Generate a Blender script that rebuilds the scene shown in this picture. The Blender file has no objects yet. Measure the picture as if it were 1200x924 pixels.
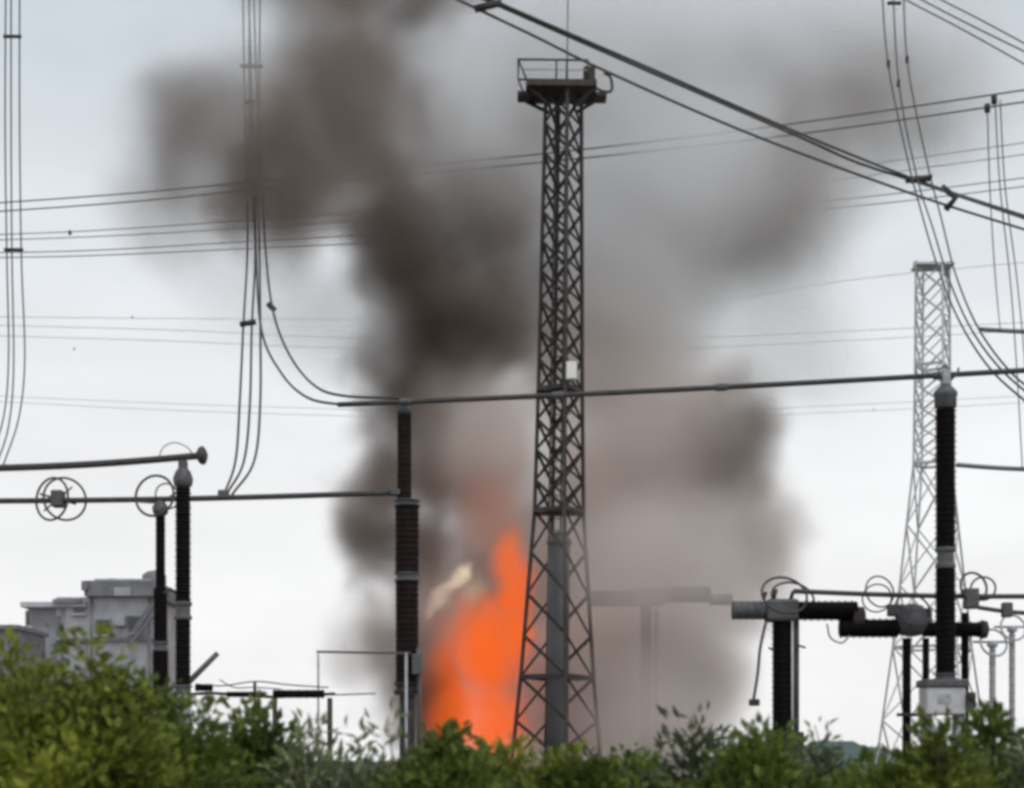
import bpy, bmesh, math, random
import numpy as np
from mathutils import Vector, Matrix, Quaternion

# ------------------------------------------------------------------ camera, sky, sun, exposure
F, Y0, CZ = 2000.0, 897.0, 1.7           # focal length and horizon row of the 1200 px wide photograph, eye height in m
scn = bpy.context.scene
COL = scn.collection
cam_d = bpy.data.cameras.new('camera')
cam_d.sensor_width = 36.0
cam_d.lens = 36.0 * F / 1200.0
cam_d.shift_y = (Y0 - 462.0) / 1200.0
cam_d.clip_start, cam_d.clip_end = 0.2, 6000.0
cam_d.dof.use_dof = True
cam_d.dof.focus_distance = 50.0
cam_d.dof.aperture_fstop = 1.6
cam = bpy.data.objects.new('camera', cam_d)
cam.location = (0, 0, CZ)
cam.rotation_euler = (math.radians(90), 0, 0)
COL.objects.link(cam)
scn.camera = cam

SUN_EL, SUN_ROT = math.radians(52), math.radians(150)
w = bpy.data.worlds.new('World')
scn.world = w
w.use_nodes = True
nt = w.node_tree
nt.nodes.clear()
N = lambda t: nt.nodes.new(t)
out = N('ShaderNodeOutputWorld')
sky = N('ShaderNodeTexSky'); sky.sky_type = 'NISHITA'; sky.sun_disc = False
sky.sun_elevation = SUN_EL; sky.sun_rotation = SUN_ROT; sky.dust_density = 3.0
bg1 = N('ShaderNodeBackground'); bg1.inputs['Strength'].default_value = 0.10
nt.links.new(sky.outputs[0], bg1.inputs['Color'])
tc = N('ShaderNodeTexCoord')
sep = N('ShaderNodeSeparateXYZ'); nt.links.new(tc.outputs['Generated'], sep.inputs[0])
ramp = N('ShaderNodeValToRGB')
ramp.color_ramp.elements[0].position = 0.0; ramp.color_ramp.elements[0].color = (0.985, 0.98, 0.98, 1)
ramp.color_ramp.elements[1].position = 1.0; ramp.color_ramp.elements[1].color = (0.50, 0.57, 0.66, 1)
e = ramp.color_ramp.elements.new(0.16); e.color = (0.955, 0.957, 0.96, 1)
e = ramp.color_ramp.elements.new(0.42); e.color = (0.64, 0.71, 0.77, 1)
nt.links.new(sep.outputs['Z'], ramp.inputs[0])
mp = N('ShaderNodeMapping'); mp.inputs['Scale'].default_value = (3.0, 3.0, 9.0)
nt.links.new(tc.outputs['Generated'], mp.inputs[0])
nz = N('ShaderNodeTexNoise'); nz.inputs['Scale'].default_value = 1.6; nz.inputs['Detail'].default_value = 4.0
nt.links.new(mp.outputs[0], nz.inputs['Vector'])
mr = N('ShaderNodeMapRange'); mr.inputs['From Min'].default_value = 0.3; mr.inputs['From Max'].default_value = 0.7
mr.inputs['To Min'].default_value = 0.93; mr.inputs['To Max'].default_value = 1.06
nt.links.new(nz.outputs[0], mr.inputs[0])
bg2 = N('ShaderNodeBackground')
nt.links.new(ramp.outputs[0], bg2.inputs['Color']); nt.links.new(mr.outputs[0], bg2.inputs['Strength'])
mx = N('ShaderNodeMixShader'); mx.inputs[0].default_value = 0.94
nt.links.new(bg1.outputs[0], mx.inputs[1]); nt.links.new(bg2.outputs[0], mx.inputs[2])
nt.links.new(mx.outputs[0], out.inputs['Surface'])

sun_d = bpy.data.lights.new('sun', 'SUN')
sun_d.energy = 1.3; sun_d.angle = math.radians(25); sun_d.color = (1.0, 0.96, 0.9)
sun = bpy.data.objects.new('sun', sun_d)
sd = Vector((math.sin(SUN_ROT) * math.cos(SUN_EL), math.cos(SUN_ROT) * math.cos(SUN_EL), math.sin(SUN_EL)))
sun.rotation_euler = sd.to_track_quat('Z', 'Y').to_euler()
COL.objects.link(sun)

scn.view_settings.view_transform = 'Standard'
scn.view_settings.look = 'None'
scn.view_settings.exposure = 0.0
scn.view_settings.gamma = 1.0
scn.view_settings.use_curve_mapping = False
scn.render.engine = 'CYCLES'
cy = scn.cycles
cy.use_denoising = True
cy.max_bounces = 8; cy.diffuse_bounces = 3; cy.glossy_bounces = 2; cy.transmission_bounces = 4
cy.volume_bounces = 4
cy.use_adaptive_sampling = True; cy.adaptive_threshold = 0.03; cy.adaptive_min_samples = 24
cy.transparent_max_bounces = 16
cy.volume_step_rate = 4.0
cy.volume_max_steps = 256
cy.pixel_filter_type = 'BLACKMAN_HARRIS'
cy.filter_width = 3.5

random.seed(7)
rng = np.random.default_rng(7)
R = math.radians

# ------------------------------------------------------------------ helpers
def X(px, D): return (px - 600.0) * D / F
def Z(py, D): return CZ + (Y0 - py) * D / F
def P(px, py, D): return Vector((X(px, D), D, Z(py, D)))

MATS = {}
def mat(name, col, rough=0.6, metal=0.0, var=0.25, scale=6.0, bump=0.0, spec=0.4, dirt=None):
    m = bpy.data.materials.new(name); m.use_nodes = True
    t = m.node_tree; b = t.nodes['Principled BSDF']
    b.inputs['Roughness'].default_value = rough; b.inputs['Metallic'].default_value = metal
    b.inputs['Specular IOR Level'].default_value = spec
    tc = t.nodes.new('ShaderNodeTexCoord'); n = t.nodes.new('ShaderNodeTexNoise')
    n.inputs['Scale'].default_value = scale; n.inputs['Detail'].default_value = 6.0; n.inputs['Roughness'].default_value = 0.65
    t.links.new(tc.outputs['Object'], n.inputs['Vector'])
    r = t.nodes.new('ShaderNodeValToRGB')
    d = dirt or tuple(c * (1 - var) for c in col)
    r.color_ramp.elements[0].position = 0.32; r.color_ramp.elements[0].color = (*d, 1)
    r.color_ramp.elements[1].position = 0.66; r.color_ramp.elements[1].color = (*[min(1, c * (1 + var * 0.6)) for c in col], 1)
    t.links.new(n.outputs[0], r.inputs[0]); t.links.new(r.outputs[0], b.inputs['Base Color'])
    q = t.nodes.new('ShaderNodeMapRange'); q.inputs['To Min'].default_value = max(0, rough - 0.12); q.inputs['To Max'].default_value = min(1, rough + 0.12)
    t.links.new(n.outputs[0], q.inputs[0]); t.links.new(q.outputs[0], b.inputs['Roughness'])
    if bump:
        bp = t.nodes.new('ShaderNodeBump'); bp.inputs['Strength'].default_value = bump; bp.inputs['Distance'].default_value = 0.02
        t.links.new(n.outputs[0], bp.inputs['Height']); t.links.new(bp.outputs[0], b.inputs['Normal'])
    MATS[name] = m
    return m

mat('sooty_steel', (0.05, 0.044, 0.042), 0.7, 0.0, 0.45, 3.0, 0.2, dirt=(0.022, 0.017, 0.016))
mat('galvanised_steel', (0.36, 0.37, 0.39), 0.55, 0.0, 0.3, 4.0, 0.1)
mat('hazed_steel', (0.55, 0.56, 0.58), 0.6, 0.0, 0.2, 2.0)  # haze over the far tower is put into this paler steel colour
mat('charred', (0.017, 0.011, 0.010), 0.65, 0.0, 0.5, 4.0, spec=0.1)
mat('grey_casting', (0.10, 0.10, 0.105), 0.55, 0.0, 0.35, 9.0, 0.2)
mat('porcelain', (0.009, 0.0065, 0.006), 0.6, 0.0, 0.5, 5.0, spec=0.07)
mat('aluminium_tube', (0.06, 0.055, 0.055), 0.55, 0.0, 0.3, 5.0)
mat('conductor', (0.055, 0.053, 0.055), 0.6, 0.0, 0.3, 12.0)
mat('strung_conductor', (0.10, 0.10, 0.10), 0.6, 0.0, 0.3, 12.0)
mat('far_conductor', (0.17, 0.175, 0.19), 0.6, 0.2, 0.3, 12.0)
mat('cabinet_paint', (0.50, 0.50, 0.51), 0.45, 0.0, 0.15, 3.0)
mat('render_wall', (0.54, 0.54, 0.575), 0.85, 0.0, 0.22, 1.2, 0.3, dirt=(0.40, 0.39, 0.40))
mat('slab_concrete', (0.25, 0.25, 0.265), 0.9, 0.0, 0.3, 1.5, 0.4)
mat('pale_wall', (0.48, 0.48, 0.51), 0.85, 0.0, 0.15, 1.2, 0.2)
mat('glass', (0.05, 0.055, 0.06), 0.12, 0.0, 0.2, 1.0, spec=0.6)
mat('lamp_glass', (0.8, 0.8, 0.78), 0.3, 0.0, 0.05, 2.0)
mat('bark', (0.09, 0.065, 0.045), 0.9, 0.0, 0.4, 20.0, 0.5)
mat('ground', (0.13, 0.12, 0.095), 0.95, 0.0, 0.35, 0.4, 0.4)
mat('hill', (0.075, 0.115, 0.10), 0.95, 0.0, 0.4, 0.06, 0.3)
mat('far_wood', (0.05, 0.075, 0.06), 0.95, 0.0, 0.5, 0.08, 0.3)

def leaf_mat(name, dark, light):
    m = bpy.data.materials.new(name); m.use_nodes = True
    t = m.node_tree; b = t.nodes['Principled BSDF']; o = t.nodes['Material Output']
    a = t.nodes.new('ShaderNodeAttribute'); a.attribute_name = 'tint'
    r = t.nodes.new('ShaderNodeValToRGB')
    r.color_ramp.elements[0].color = (*dark, 1); r.color_ramp.elements[1].color = (*light, 1)
    t.links.new(a.outputs['Fac'], r.inputs[0]); t.links.new(r.outputs[0], b.inputs['Base Color'])
    b.inputs['Roughness'].default_value = 0.5; b.inputs['Specular IOR Level'].default_value = 0.3
    tr = t.nodes.new('ShaderNodeBsdfTranslucent'); t.links.new(r.outputs[0], tr.inputs['Color'])
    x = t.nodes.new('ShaderNodeMixShader'); x.inputs[0].default_value = 0.35
    t.links.new(b.outputs[0], x.inputs[1]); t.links.new(tr.outputs[0], x.inputs[2]); t.links.new(x.outputs[0], o.inputs['Surface'])
    MATS[name] = m
leaf_mat('leaf_green', (0.045, 0.07, 0.016), (0.22, 0.28, 0.055))
leaf_mat('leaf_yellow', (0.065, 0.09, 0.016), (0.34, 0.38, 0.055))
leaf_mat('leaf_grey', (0.08, 0.10, 0.05), (0.30, 0.34, 0.16))

def mesh_of(name, verts, faces, smooth=False):
    me = bpy.data.meshes.new(name)
    me.from_pydata([tuple(v) for v in verts], [], faces)
    if smooth:
        me.polygons.foreach_set('use_smooth', [True] * len(me.polygons))
    me.update()
    return me

def link(name, me, m=None, parent=None, loc=None, M=None):
    o = bpy.data.objects.new(name, me); COL.objects.link(o)
    if m and me is not None and not me.materials: me.materials.append(MATS[m])
    if parent is not None: o.parent = parent
    if M is not None: o.matrix_basis = M
    elif loc is not None: o.location = loc
    return o

def tag(o, label, cat, group=None):
    o['label'] = label; o['category'] = cat
    if group: o['group'] = group
    return o

def thing(name, label, cat, loc, group=None):
    o = bpy.data.objects.new(name, None); COL.objects.link(o); o.location = loc
    o.empty_display_size = 0.3
    return tag(o, label, cat, group)

def box_mesh(name, a, b):
    (x0, y0, z0), (x1, y1, z1) = a, b
    v = [(x, y, z) for z in (z0, z1) for y in (y0, y1) for x in (x0, x1)]
    f = [(0, 2, 3, 1), (4, 5, 7, 6), (0, 1, 5, 4), (2, 6, 7, 3), (0, 4, 6, 2), (1, 3, 7, 5)]
    return mesh_of(name, v, f)

def bevel_box(name, a, b, w=0.03):
    me = box_mesh(name, a, b)
    bm = bmesh.new(); bm.from_mesh(me)
    bmesh.ops.bevel(bm, geom=list(bm.edges), offset=w, segments=2, affect='EDGES', profile=0.5)
    bm.to_mesh(me); bm.free(); return me

def lathe(name, prof, seg=20, smooth=True):
    v, f = [], []
    n = len(prof)
    for (r, z) in prof:
        for k in range(seg):
            a = 2 * math.pi * k / seg
            v.append((r * math.cos(a), r * math.sin(a), z))
    for i in range(n - 1):
        for k in range(seg):
            k2 = (k + 1) % seg
            f.append((i * seg + k, i * seg + k2, (i + 1) * seg + k2, (i + 1) * seg + k))
    f.append(tuple(range(seg - 1, -1, -1))); f.append(tuple((n - 1) * seg + k for k in range(seg)))
    return mesh_of(name, v, f, smooth)

def tube(name, pts, r, seg=8, r1=None):
    pts = [Vector(p) for p in pts]
    n = len(pts); v, f = [], []
    up = None
    for i, p in enumerate(pts):
        t = (pts[min(i + 1, n - 1)] - pts[max(i - 1, 0)]).normalized()
        if up is None:
            up = Vector((0, 1, 0)) if abs(t.y) < 0.8 else Vector((0, 0, 1))
        s = t.cross(up).normalized(); up = s.cross(t).normalized()
        rr = r if r1 is None else r + (r1 - r) * i / (n - 1)
        for k in range(seg):
            a = 2 * math.pi * k / seg
            v.append(p + s * (rr * math.cos(a)) + up * (rr * math.sin(a)))
    for i in range(n - 1):
        for k in range(seg):
            k2 = (k + 1) % seg
            f.append((i * seg + k, i * seg + k2, (i + 1) * seg + k2, (i + 1) * seg + k))
    f.append(tuple(range(seg - 1, -1, -1))); f.append(tuple((n - 1) * seg + k for k in range(seg)))
    return mesh_of(name, v, f, True)

def spline(pts, per=10):
    pts = [Vector(p) for p in pts]
    if len(pts) == 2:
        return [pts[0].lerp(pts[1], i / per) for i in range(per + 1)]
    q = [pts[0] * 2 - pts[1]] + pts + [pts[-1] * 2 - pts[-2]]
    o = []
    for i in range(1, len(q) - 2):
        a, b, c, d = q[i - 1:i + 3]
        for k in range(per):
            t = k / per
            o.append(0.5 * ((2 * b) + (c - a) * t + (2 * a - 5 * b + 4 * c - d) * t * t + (3 * b - a - 3 * c + d) * t ** 3))
    o.append(pts[-1]); return o

def torus(name, Rr, r, seg=28, ring=8):
    v, f = [], []
    for i in range(seg):
        a = 2 * math.pi * i / seg
        for k in range(ring):
            b = 2 * math.pi * k / ring
            v.append(((Rr + r * math.cos(b)) * math.cos(a), (Rr + r * math.cos(b)) * math.sin(a), r * math.sin(b)))
    for i in range(seg):
        for k in range(ring):
            i2, k2 = (i + 1) % seg, (k + 1) % ring
            f.append((i * ring + k, i2 * ring + k, i2 * ring + k2, i * ring + k2))
    return mesh_of(name, v, f, True)

# a unit angle bar along +Z (L section), scaled and turned into place
_L = [(0, 0), (1, 0), (1, .18), (.18, .18), (.18, 1), (0, 1)]
_v = [(x - .3, y - .3, z) for z in (0, 1) for x, y in _L]
_f = [(i, (i + 1) % 6, 6 + (i + 1) % 6, 6 + i) for i in range(6)] + [(3, 2, 1, 0), (5, 4, 3, 0), (6, 7, 8, 9), (6, 9, 10, 11)]
UNIT_L = {}
def bar(name, a, b, wdt, m, parent, roll=0.0):
    a, b = Vector(a), Vector(b)
    if m not in UNIT_L:
        UNIT_L[m] = mesh_of('angle_bar', _v, _f); UNIT_L[m].materials.append(MATS[m])
    d = b - a
    q = d.to_track_quat('Z', 'Y') @ Quaternion((0, 0, 1), roll)
    M = Matrix.Translation(a) @ q.to_matrix().to_4x4() @ Matrix.Diagonal((wdt, wdt, d.length, 1))
    return link(name, UNIT_L[m], None, parent, M=M)

def shed_profile(z0, z1, rc, rs, pitch):
    n = max(2, round((z1 - z0) / pitch)); h = (z1 - z0) / n
    pr = [(rc, z0)]
    for i in range(n):
        z = z0 + i * h
        k = rs if i % 2 == 0 else rs * 0.93
        pr += [(rc, z + 0.15 * h), (k, z + 0.38 * h), (k, z + 0.48 * h), (rc, z + 0.85 * h)]
    pr.append((rc, z1)); return pr

def insulator(parent, z0, z1, r, name='insulator', m='porcelain', pitch=0.075, seg=20, M=None, core=.84):
    return link(name, lathe(name, shed_profile(z0, z1, r * core, r, pitch), seg), m, parent, M=M)

def flange(parent, z0, z1, r, name='flange', m='grey_casting', M=None):
    h = z1 - z0
    pr = [(r * .8, z0), (r, z0 + .02), (r, z0 + h * .2), (r * .82, z0 + h * .28), (r * .82, z0 + h * .72), (r, z0 + h * .8), (r, z1 - .02), (r * .8, z1)]
    f = link(name, lathe(name, pr, 20, False), m, parent, M=M)
    return f

ROTY = lambda p: Matrix.Translation(p) @ Matrix.Rotation(R(90), 4, 'Y')

def wires(name, label, cat, lines, rad, m='conductor', spacers=(), group=None, per=8, clampr=2.2):
    """lines: list of point lists (px, py, D); spacers: list of (list of (px, py, D)) joined by a bar, or a single clamp"""
    o0 = P(*lines[0][0])
    root = thing(name, label, cat, o0, group)
    for ln in lines:
        pts = [p - o0 for p in spline([P(*q) for q in ln], per)]
        link('wire', tube('wire', pts, rad, 6), m, root)
    for sp in spacers:
        c = [P(*q) - o0 for q in sp]
        if len(c) == 1:
            c = [c[0] - Vector((0, 0, rad * 4)), c[0] + Vector((0, 0, rad * 4))]
            link('clamp', tube('clamp', c, rad * clampr, 8), 'sooty_steel', root)
        else:
            e = (c[-1] - c[0]).normalized() * rad * 2
            link('spacer', tube('spacer', [c[0] - e] + c[1:-1] + [c[-1] + e], rad * 2.4, 8), 'sooty_steel', root)
    return root

# ------------------------------------------------------------------ the setting
def ground():
    n = 60
    v, f = [], []
    for j in range(n + 1):
        for i in range(n + 1):
            x = -3000 + 6000 * i / n; y = -60 + 4000 * (j / n) ** 2.2
            v.append((x, y, 0.0))
    for j in range(n):
        for i in range(n):
            a = j * (n + 1) + i
            f.append((a, a + 1, a + n + 2, a + n + 1))
    o = link('ground', mesh_of('ground', v, f), 'ground'); o['kind'] = 'structure'
ground()

def ridge(name, m, D, depth, prof, seed):
    """a rounded hill: height profile over x (px, py) at distance D, falling off to both sides in depth"""
    rnd = np.random.default_rng(seed)
    xs = np.linspace(prof[0][0], prof[-1][0], 90)
    hs = np.interp(xs, [p[0] for p in prof], [Z(p[1], D) for p in prof])
    hs = hs * (1 + 0.05 * np.convolve(rnd.normal(size=90), np.ones(4) / 2, 'same'))
    rows = [(-1, 0.0), (-.75, .35), (-.5, .66), (-.25, .9), (0, 1), (.25, .9), (.5, .6), (.8, .2), (1, 0)]
    v, f = [], []
    for (d, k) in rows:
        for x, h in zip(xs, hs):
            v.append((X(x, D), D + d * depth + rnd.normal() * 2, max(-1, h * k * (1 + 0.06 * rnd.normal() * (0 < k < 1)))))
    n = len(xs)
    for j in range(len(rows) - 1):
        for i in range(n - 1):
            a = j * n + i
            f.append((a, a + 1, a + n + 1, a + n))
    o = link(name, mesh_of(name, v, f, True), m); o['kind'] = 'structure'
    return o
ridge('hill', 'hill', 700, 120, [(700, 897), (800, 893), (905, 886), (945, 875), (975, 867), (1000, 870), (1035, 880), (1080, 884), (1150, 880), (1250, 886), (1400, 897)], 3)
ridge('hill', 'far_wood', 900, 120, [(-400, 897), (-200, 893), (0, 891), (200, 893), (400, 892), (600, 893), (800, 892), (900, 894), (960, 897)], 4)

# ------------------------------------------------------------------ lattice towers
def lattice_tower(label, D, cx, stations, rot, m, legw, bracew, xfrom, tilt=0.0, ladder=False):
    """stations: list of (py, width_px) from the base up; the panel count between two stations is the third number"""
    cz = [Z(s[0], D) for s in stations]
    hw = [s[1] * 0.5 * D / F for s in stations]
    root = thing('lattice_tower', label, 'tower', (X(cx, D), D, 0.0))
    root.rotation_euler = (0, tilt, 0)
    def corner(k, z):
        r = np.interp(z, cz, hw)
        a = rot + k * math.pi / 2
        return Vector((r * math.cos(a), r * math.sin(a), z))
    for k in range(4):
        for i in range(len(cz) - 1):
            bar('leg', corner(k, cz[i]), corner(k, cz[i + 1]), legw, m, root, rot + k * math.pi / 2)
    for i in range(len(cz) - 1):
        n = stations[i][2]
        for j in range(n):
            z0 = cz[i] + (cz[i + 1] - cz[i]) * j / n; z1 = cz[i] + (cz[i + 1] - cz[i]) * (j + 1) / n
            for k in range(4):
                bar('brace', corner(k + 1, z0), corner(k, z1), bracew, m, root)
                if cz[i] >= xfrom:
                    bar('brace', corner(k, z0), corner(k + 1, z1), bracew * 0.85, m, root, 1.5)
        if i > 0:
            for k in range(4):
                bar('ring_beam', corner(k, cz[i]), corner(k + 1, cz[i]), bracew * 1.6, m, root)
    return root, corner, cz

T_D = 66.0
tw, tcorner, tcz = lattice_tower('tall dark lattice tower with a railed platform, standing right beside the flames', T_D, 651,
    [(948, 118, 3), (795, 88, 4), (600, 59, 4), (458, 53, 10), (112, 43, 1)], R(12), 'sooty_steel', 0.155, 0.105, 11.0, tilt=R(0.62))
s = T_D / F
ztop = Z(112, T_D)
# climbing ladder on the inner leg line
lad = link('ladder', tube('ladder', [(-0.42, 0.5, 0.3), (-0.28, 0.35, ztop)], 0.035, 6), 'sooty_steel', tw)
link('stringer', tube('stringer', [(0.08, 0.5, 0.3), (0.12, 0.35, ztop)], 0.035, 6), 'sooty_steel', lad)
rung = tube('rung', [(0, 0, 0), (0.45, 0, 0)], 0.022, 6)
for i in range(int(ztop / 0.45)):
    z = 0.5 + i * 0.45
    link('rung', rung, 'sooty_steel', lad, loc=(-0.42 + 0.14 * z / ztop, 0.5 - .15 * z / ztop, z))
# riser pipe in the lower half
link('cable_riser', tube('cable_riser', [(0.05, -0.15, 0.0), (0.02, -0.15, Z(640, T_D))], 0.42, 14), 'grey_casting', tw)
link('riser_cap', lathe('riser_cap', [(0.42, 0), (0.48, .05), (0.48, .2), (0.2, .5)], 14), 'grey_casting', tw, loc=(0.02, -0.15, Z(640, T_D)))
# intermediate landings
for py, hwd in ((458, 0.92), (600, 1.0)):
    z = Z(py, T_D)
    link('landing', box_mesh('landing', (-hwd, -0.5, z - .09), (hwd * .45 if py == 458 else hwd, 0.5, z + .09)), 'sooty_steel', tw)
# lamp on the upper landing
lz = Z(452, T_D)
lamp = link('floodlight', bevel_box('floodlight', (0.18, -1.0, lz), (0.62, -0.7, lz + 0.72), 0.05), 'cabinet_paint', tw)
link('lens', box_mesh('lens', (0.22, -1.03, lz + .06), (0.58, -1.005, lz + 0.66)), 'lamp_glass', lamp)
# head: platform, brackets, railing
pl = link('platform', box_mesh('platform', (-1.45, -0.95, ztop + .02), (1.25, 0.95, ztop + .26)), 'sooty_steel', tw)
for x0, x1, y in ((-1.4, -.55, -.8), (1.2, .5, -.8), (-1.4, -.55, .8), (1.2, .5, .8)):
    bar('bracket', (x1, y * .5, ztop - .55), (x0, y, ztop + .02), 0.14, 'sooty_steel', tw)
for x in (-1.55, 1.45):
    link('insulator_shoe', bevel_box('insulator_shoe', (x - .22, -0.4, ztop - .16), (x + .22, 0.4, ztop + .02), 0.05), 'sooty_steel', tw)
link('end_hook', tube('end_hook', spline([(1.2, -.3, ztop + .2), (1.55, -.3, ztop + .05), (1.85, -.3, ztop + .1), (1.8, -.3, ztop + .6), (1.55, -.3, ztop + .75)], 6), 0.055, 6), 'sooty_steel', tw)
link('junction_box', bevel_box('junction_box', (0.75, -.75, ztop + .26), (1.2, -.3, ztop + .85), 0.04), 'sooty_steel', tw)
rl = link('railing', tube('railing', [(-1.75, -0.95, ztop + .98), (0.9, -0.95, ztop + .98), (0.9, 0.95, ztop + .98), (-1.75, 0.95, ztop + .98), (-1.75, -0.95, ztop + .98)], 0.045, 6), 'sooty_steel', tw)
link('midrail', tube('midrail', [(-1.6, -0.95, ztop + .6), (0.9, -0.95, ztop + .6)], 0.025, 6), 'galvanised_steel', rl)
for x, y in ((-1.45, -.95), (-.3, -.95), (0.1, -.95), (0.9, -.95), (0.9, .95), (-.3, .95), (-1.45, .95)):
    dx = -0.3 if x < -1 else 0
    link('post', tube('post', [(x, y, ztop + .26), (x + dx, y, ztop + .98)], 0.035, 6), 'sooty_steel', rl)
link('lightning_rod', tube('lightning_rod', [(0.15, .3, ztop + .26), (0.15, .3, ztop + 4.4)], 0.03, 6), 'far_conductor', tw)

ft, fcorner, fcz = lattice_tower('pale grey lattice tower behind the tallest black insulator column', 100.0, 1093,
    [(931, 158, 2), (760, 104, 3), (545, 50, 5), (430, 46, 4), (314, 44, 1)], R(16), 'hazed_steel', 0.15, 0.095, 0.0)
zt = Z(314, 100)
link('head_frame', box_mesh('head_frame', (-1.1, -.8, zt), (1.1, .8, zt + .12)), 'hazed_steel', ft)
for x in (-1.0, 0.0, 1.0):
    link('lug', bevel_box('lug', (x - .1, -.25, zt + .12), (x + .1, .25, zt + .36), .03), 'hazed_steel', ft)

# ------------------------------------------------------------------ grey building behind the bushes
def building():
    D = 75.0; s = D / F
    b = thing('service_building', 'stepped grey building with flat overhanging roof slabs behind the leafy shrubs', 'building', (X(105, D), D, 0))
    lx = lambda px: (px - 105) * s
    zz = lambda py: Z(py, D)
    link('wall', box_mesh('wall', (lx(66), 0, 0), (lx(180), 7, zz(700))), 'render_wall', b)
    w2 = link('side_wing', box_mesh('side_wing', (lx(28), 0.6, 0), (lx(65.5), 6, zz(712))), 'pale_wall', b)
    r = link('roof', box_mesh('roof', (lx(102), -0.5, zz(699.9)), (lx(186), 7.4, zz(682))), 'slab_concrete', b)
    link('parapet', box_mesh('parapet', (lx(112), -0.2, zz(681.9)), (lx(176), 7, zz(679))), 'render_wall', r)
    link('vent_block', bevel_box('vent_block', (lx(137), -0.56, zz(700)), (lx(156), -0.42, zz(690)), .02), 'pale_wall', r)
    link('gutter_end', bevel_box('gutter_end', (lx(100), -0.75, zz(694)), (lx(107), 0, zz(683)), .03), 'slab_concrete', r)
    r2 = link('roof', box_mesh('roof', (lx(25), -0.2, zz(711.9)), (lx(101.5), 6.5, zz(706))), 'render_wall', b)
    link('roof_step', box_mesh('roof_step', (lx(64), -0.35, zz(708)), (lx(98), -0.21, zz(703))), 'slab_concrete', r2)
    for (x0, x1, y0, y1) in ((30, 37, 716, 734), (66.5, 71, 722, 748), (86, 101, 712, 719), (150, 168, 722, 742), (112, 130, 726, 744)):
        wi = link('window', box_mesh('window', (lx(x0), -0.06, zz(y1)), (lx(x1), -0.003, zz(y0))), 'slab_concrete', b)
        link('pane', box_mesh('pane', (lx(x0) + .08, -0.09, zz(y1) + .08), (lx(x1) - .08, -0.063, zz(y0) - .08)), 'glass', wi)
        link('sill', box_mesh('sill', (lx(x0) - .06, -0.2, zz(y1) - .1), (lx(x1) + .06, -0.003, zz(y1) - .004)), 'pale_wall', wi)
    bar('eaves_shadow', (lx(160), -.5, zz(745)), (lx(181), -.5, zz(712)), .22, 'slab_concrete', b)  # dark diagonal bars stand in for the shadow below the roof ledge
    bar('eaves_shadow', (lx(154), -.5, zz(760)), (lx(181), -.5, zz(724)), .14, 'slab_concrete', b)
    link('roof_tank', lathe('roof_tank', [(.5, 0), (.55, .05), (.55, .5), (.3, .68), (.05, .72)], 16), 'slab_concrete', r, loc=(lx(164), 3.0, zz(679)))
    link('roof_hatch', bevel_box('roof_hatch', (lx(120), 1.0, zz(679)), (lx(131), 2.2, zz(675)), .04), 'slab_concrete', r)
    for px in (74, 108, 176):
        link('downpipe', tube('downpipe', [(lx(px), -.12, .2), (lx(px), -.12, zz(712 if px < 100 else 701))], .06, 8), 'slab_concrete', b)
    link('air_conditioner', bevel_box('air_conditioner', (lx(136), -.5, zz(735)), (lx(149), -.06, zz(722)), .04), 'pale_wall', b)
    link('ledge', box_mesh('ledge', (lx(66), -.16, zz(752)), (lx(180), -.003, zz(748))), 'slab_concrete', b)
    D2 = 70.0
    s2 = D2 / F
    h = thing('low_shed', 'small flat-roofed grey-green shed beside the stepped grey building', 'shed', (X(5, D2), D2, 0))
    link('wall', box_mesh('wall', (-40 * s2, 0, 0), (17 * s2, 4, Z(738, D2))), 'slab_concrete', h)
    link('roof', box_mesh('roof', (-42 * s2, -.3, Z(737.9, D2)), (19 * s2, 4.3, Z(733, D2))), 'slab_concrete', h)
    link('door', box_mesh('door', (-2 * s2, -.05, 0), (12 * s2, -.003, Z(850, D2))), 'grey_casting', h)
building()

# ------------------------------------------------------------------ bus tubes on the left
def bus_tube(label, a, b, r, rings=(), ball=False, m='aluminium_tube'):
    A, B = P(*a), P(*b)
    t = thing('bus_tube', label, 'bus tube', A)
    d = B - A
    L = d.length
    n = 24
    pts = [d * (i / n) - Vector((0, 0, 0.05 * math.sin(math.pi * i / n))) for i in range(n + 1)]
    link('pipe', tube('pipe', pts, r, 14), m, t)
    if ball:
        Mx = Matrix.Translation(d) @ d.to_track_quat('Z', 'Y').to_matrix().to_4x4()
        link('end_ball', lathe('end_ball', [(.02, -.12), (.09, -.11), (.17, -.06), (.20, 0), (.18, .05), (.08, .1), (.02, .11)], 20), 'aluminium_tube', t, M=Mx)
    return t, A, d

t1, A1, d1 = bus_tube('thick bus tube with a ball end, upper of the two on the left', (-30, 549.5, 36.4), (237, 534, 36.0), 0.075, ball=True)
link('jumper_loop', tube('jumper_loop', [p - A1 for p in spline([P(186, 536, 35.9), P(192, 524, 35.8), P(205, 519, 35.8), P(220, 525, 35.8), P(226, 534, 35.9)], 6)], 0.012, 6), 'far_conductor', t1)
t2, A2, d2 = bus_tube('long bus tube below the ball-ended one, running to the charred insulator column', (-30, 587.5, 45.0), (464, 577.5, 45.0), 0.075)
ring_l = torus('corona_ring', 0.56, 0.032)
def ring(parent, p, axis, sc=1.0, name='corona_ring', m='aluminium_tube', base=None):
    me = base or ring_l
    q = Vector(axis).to_track_quat('Z', 'Y')
    return link(name, me, m, parent, M=Matrix.Translation(p) @ q.to_matrix().to_4x4() @ Matrix.Scale(sc, 4))
for px, ax in ((61, (-.55, -1, .05)), (76, (.55, -1, .05))):
    ring(t2, P(px, 585, 45.0) - A2, ax)
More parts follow.
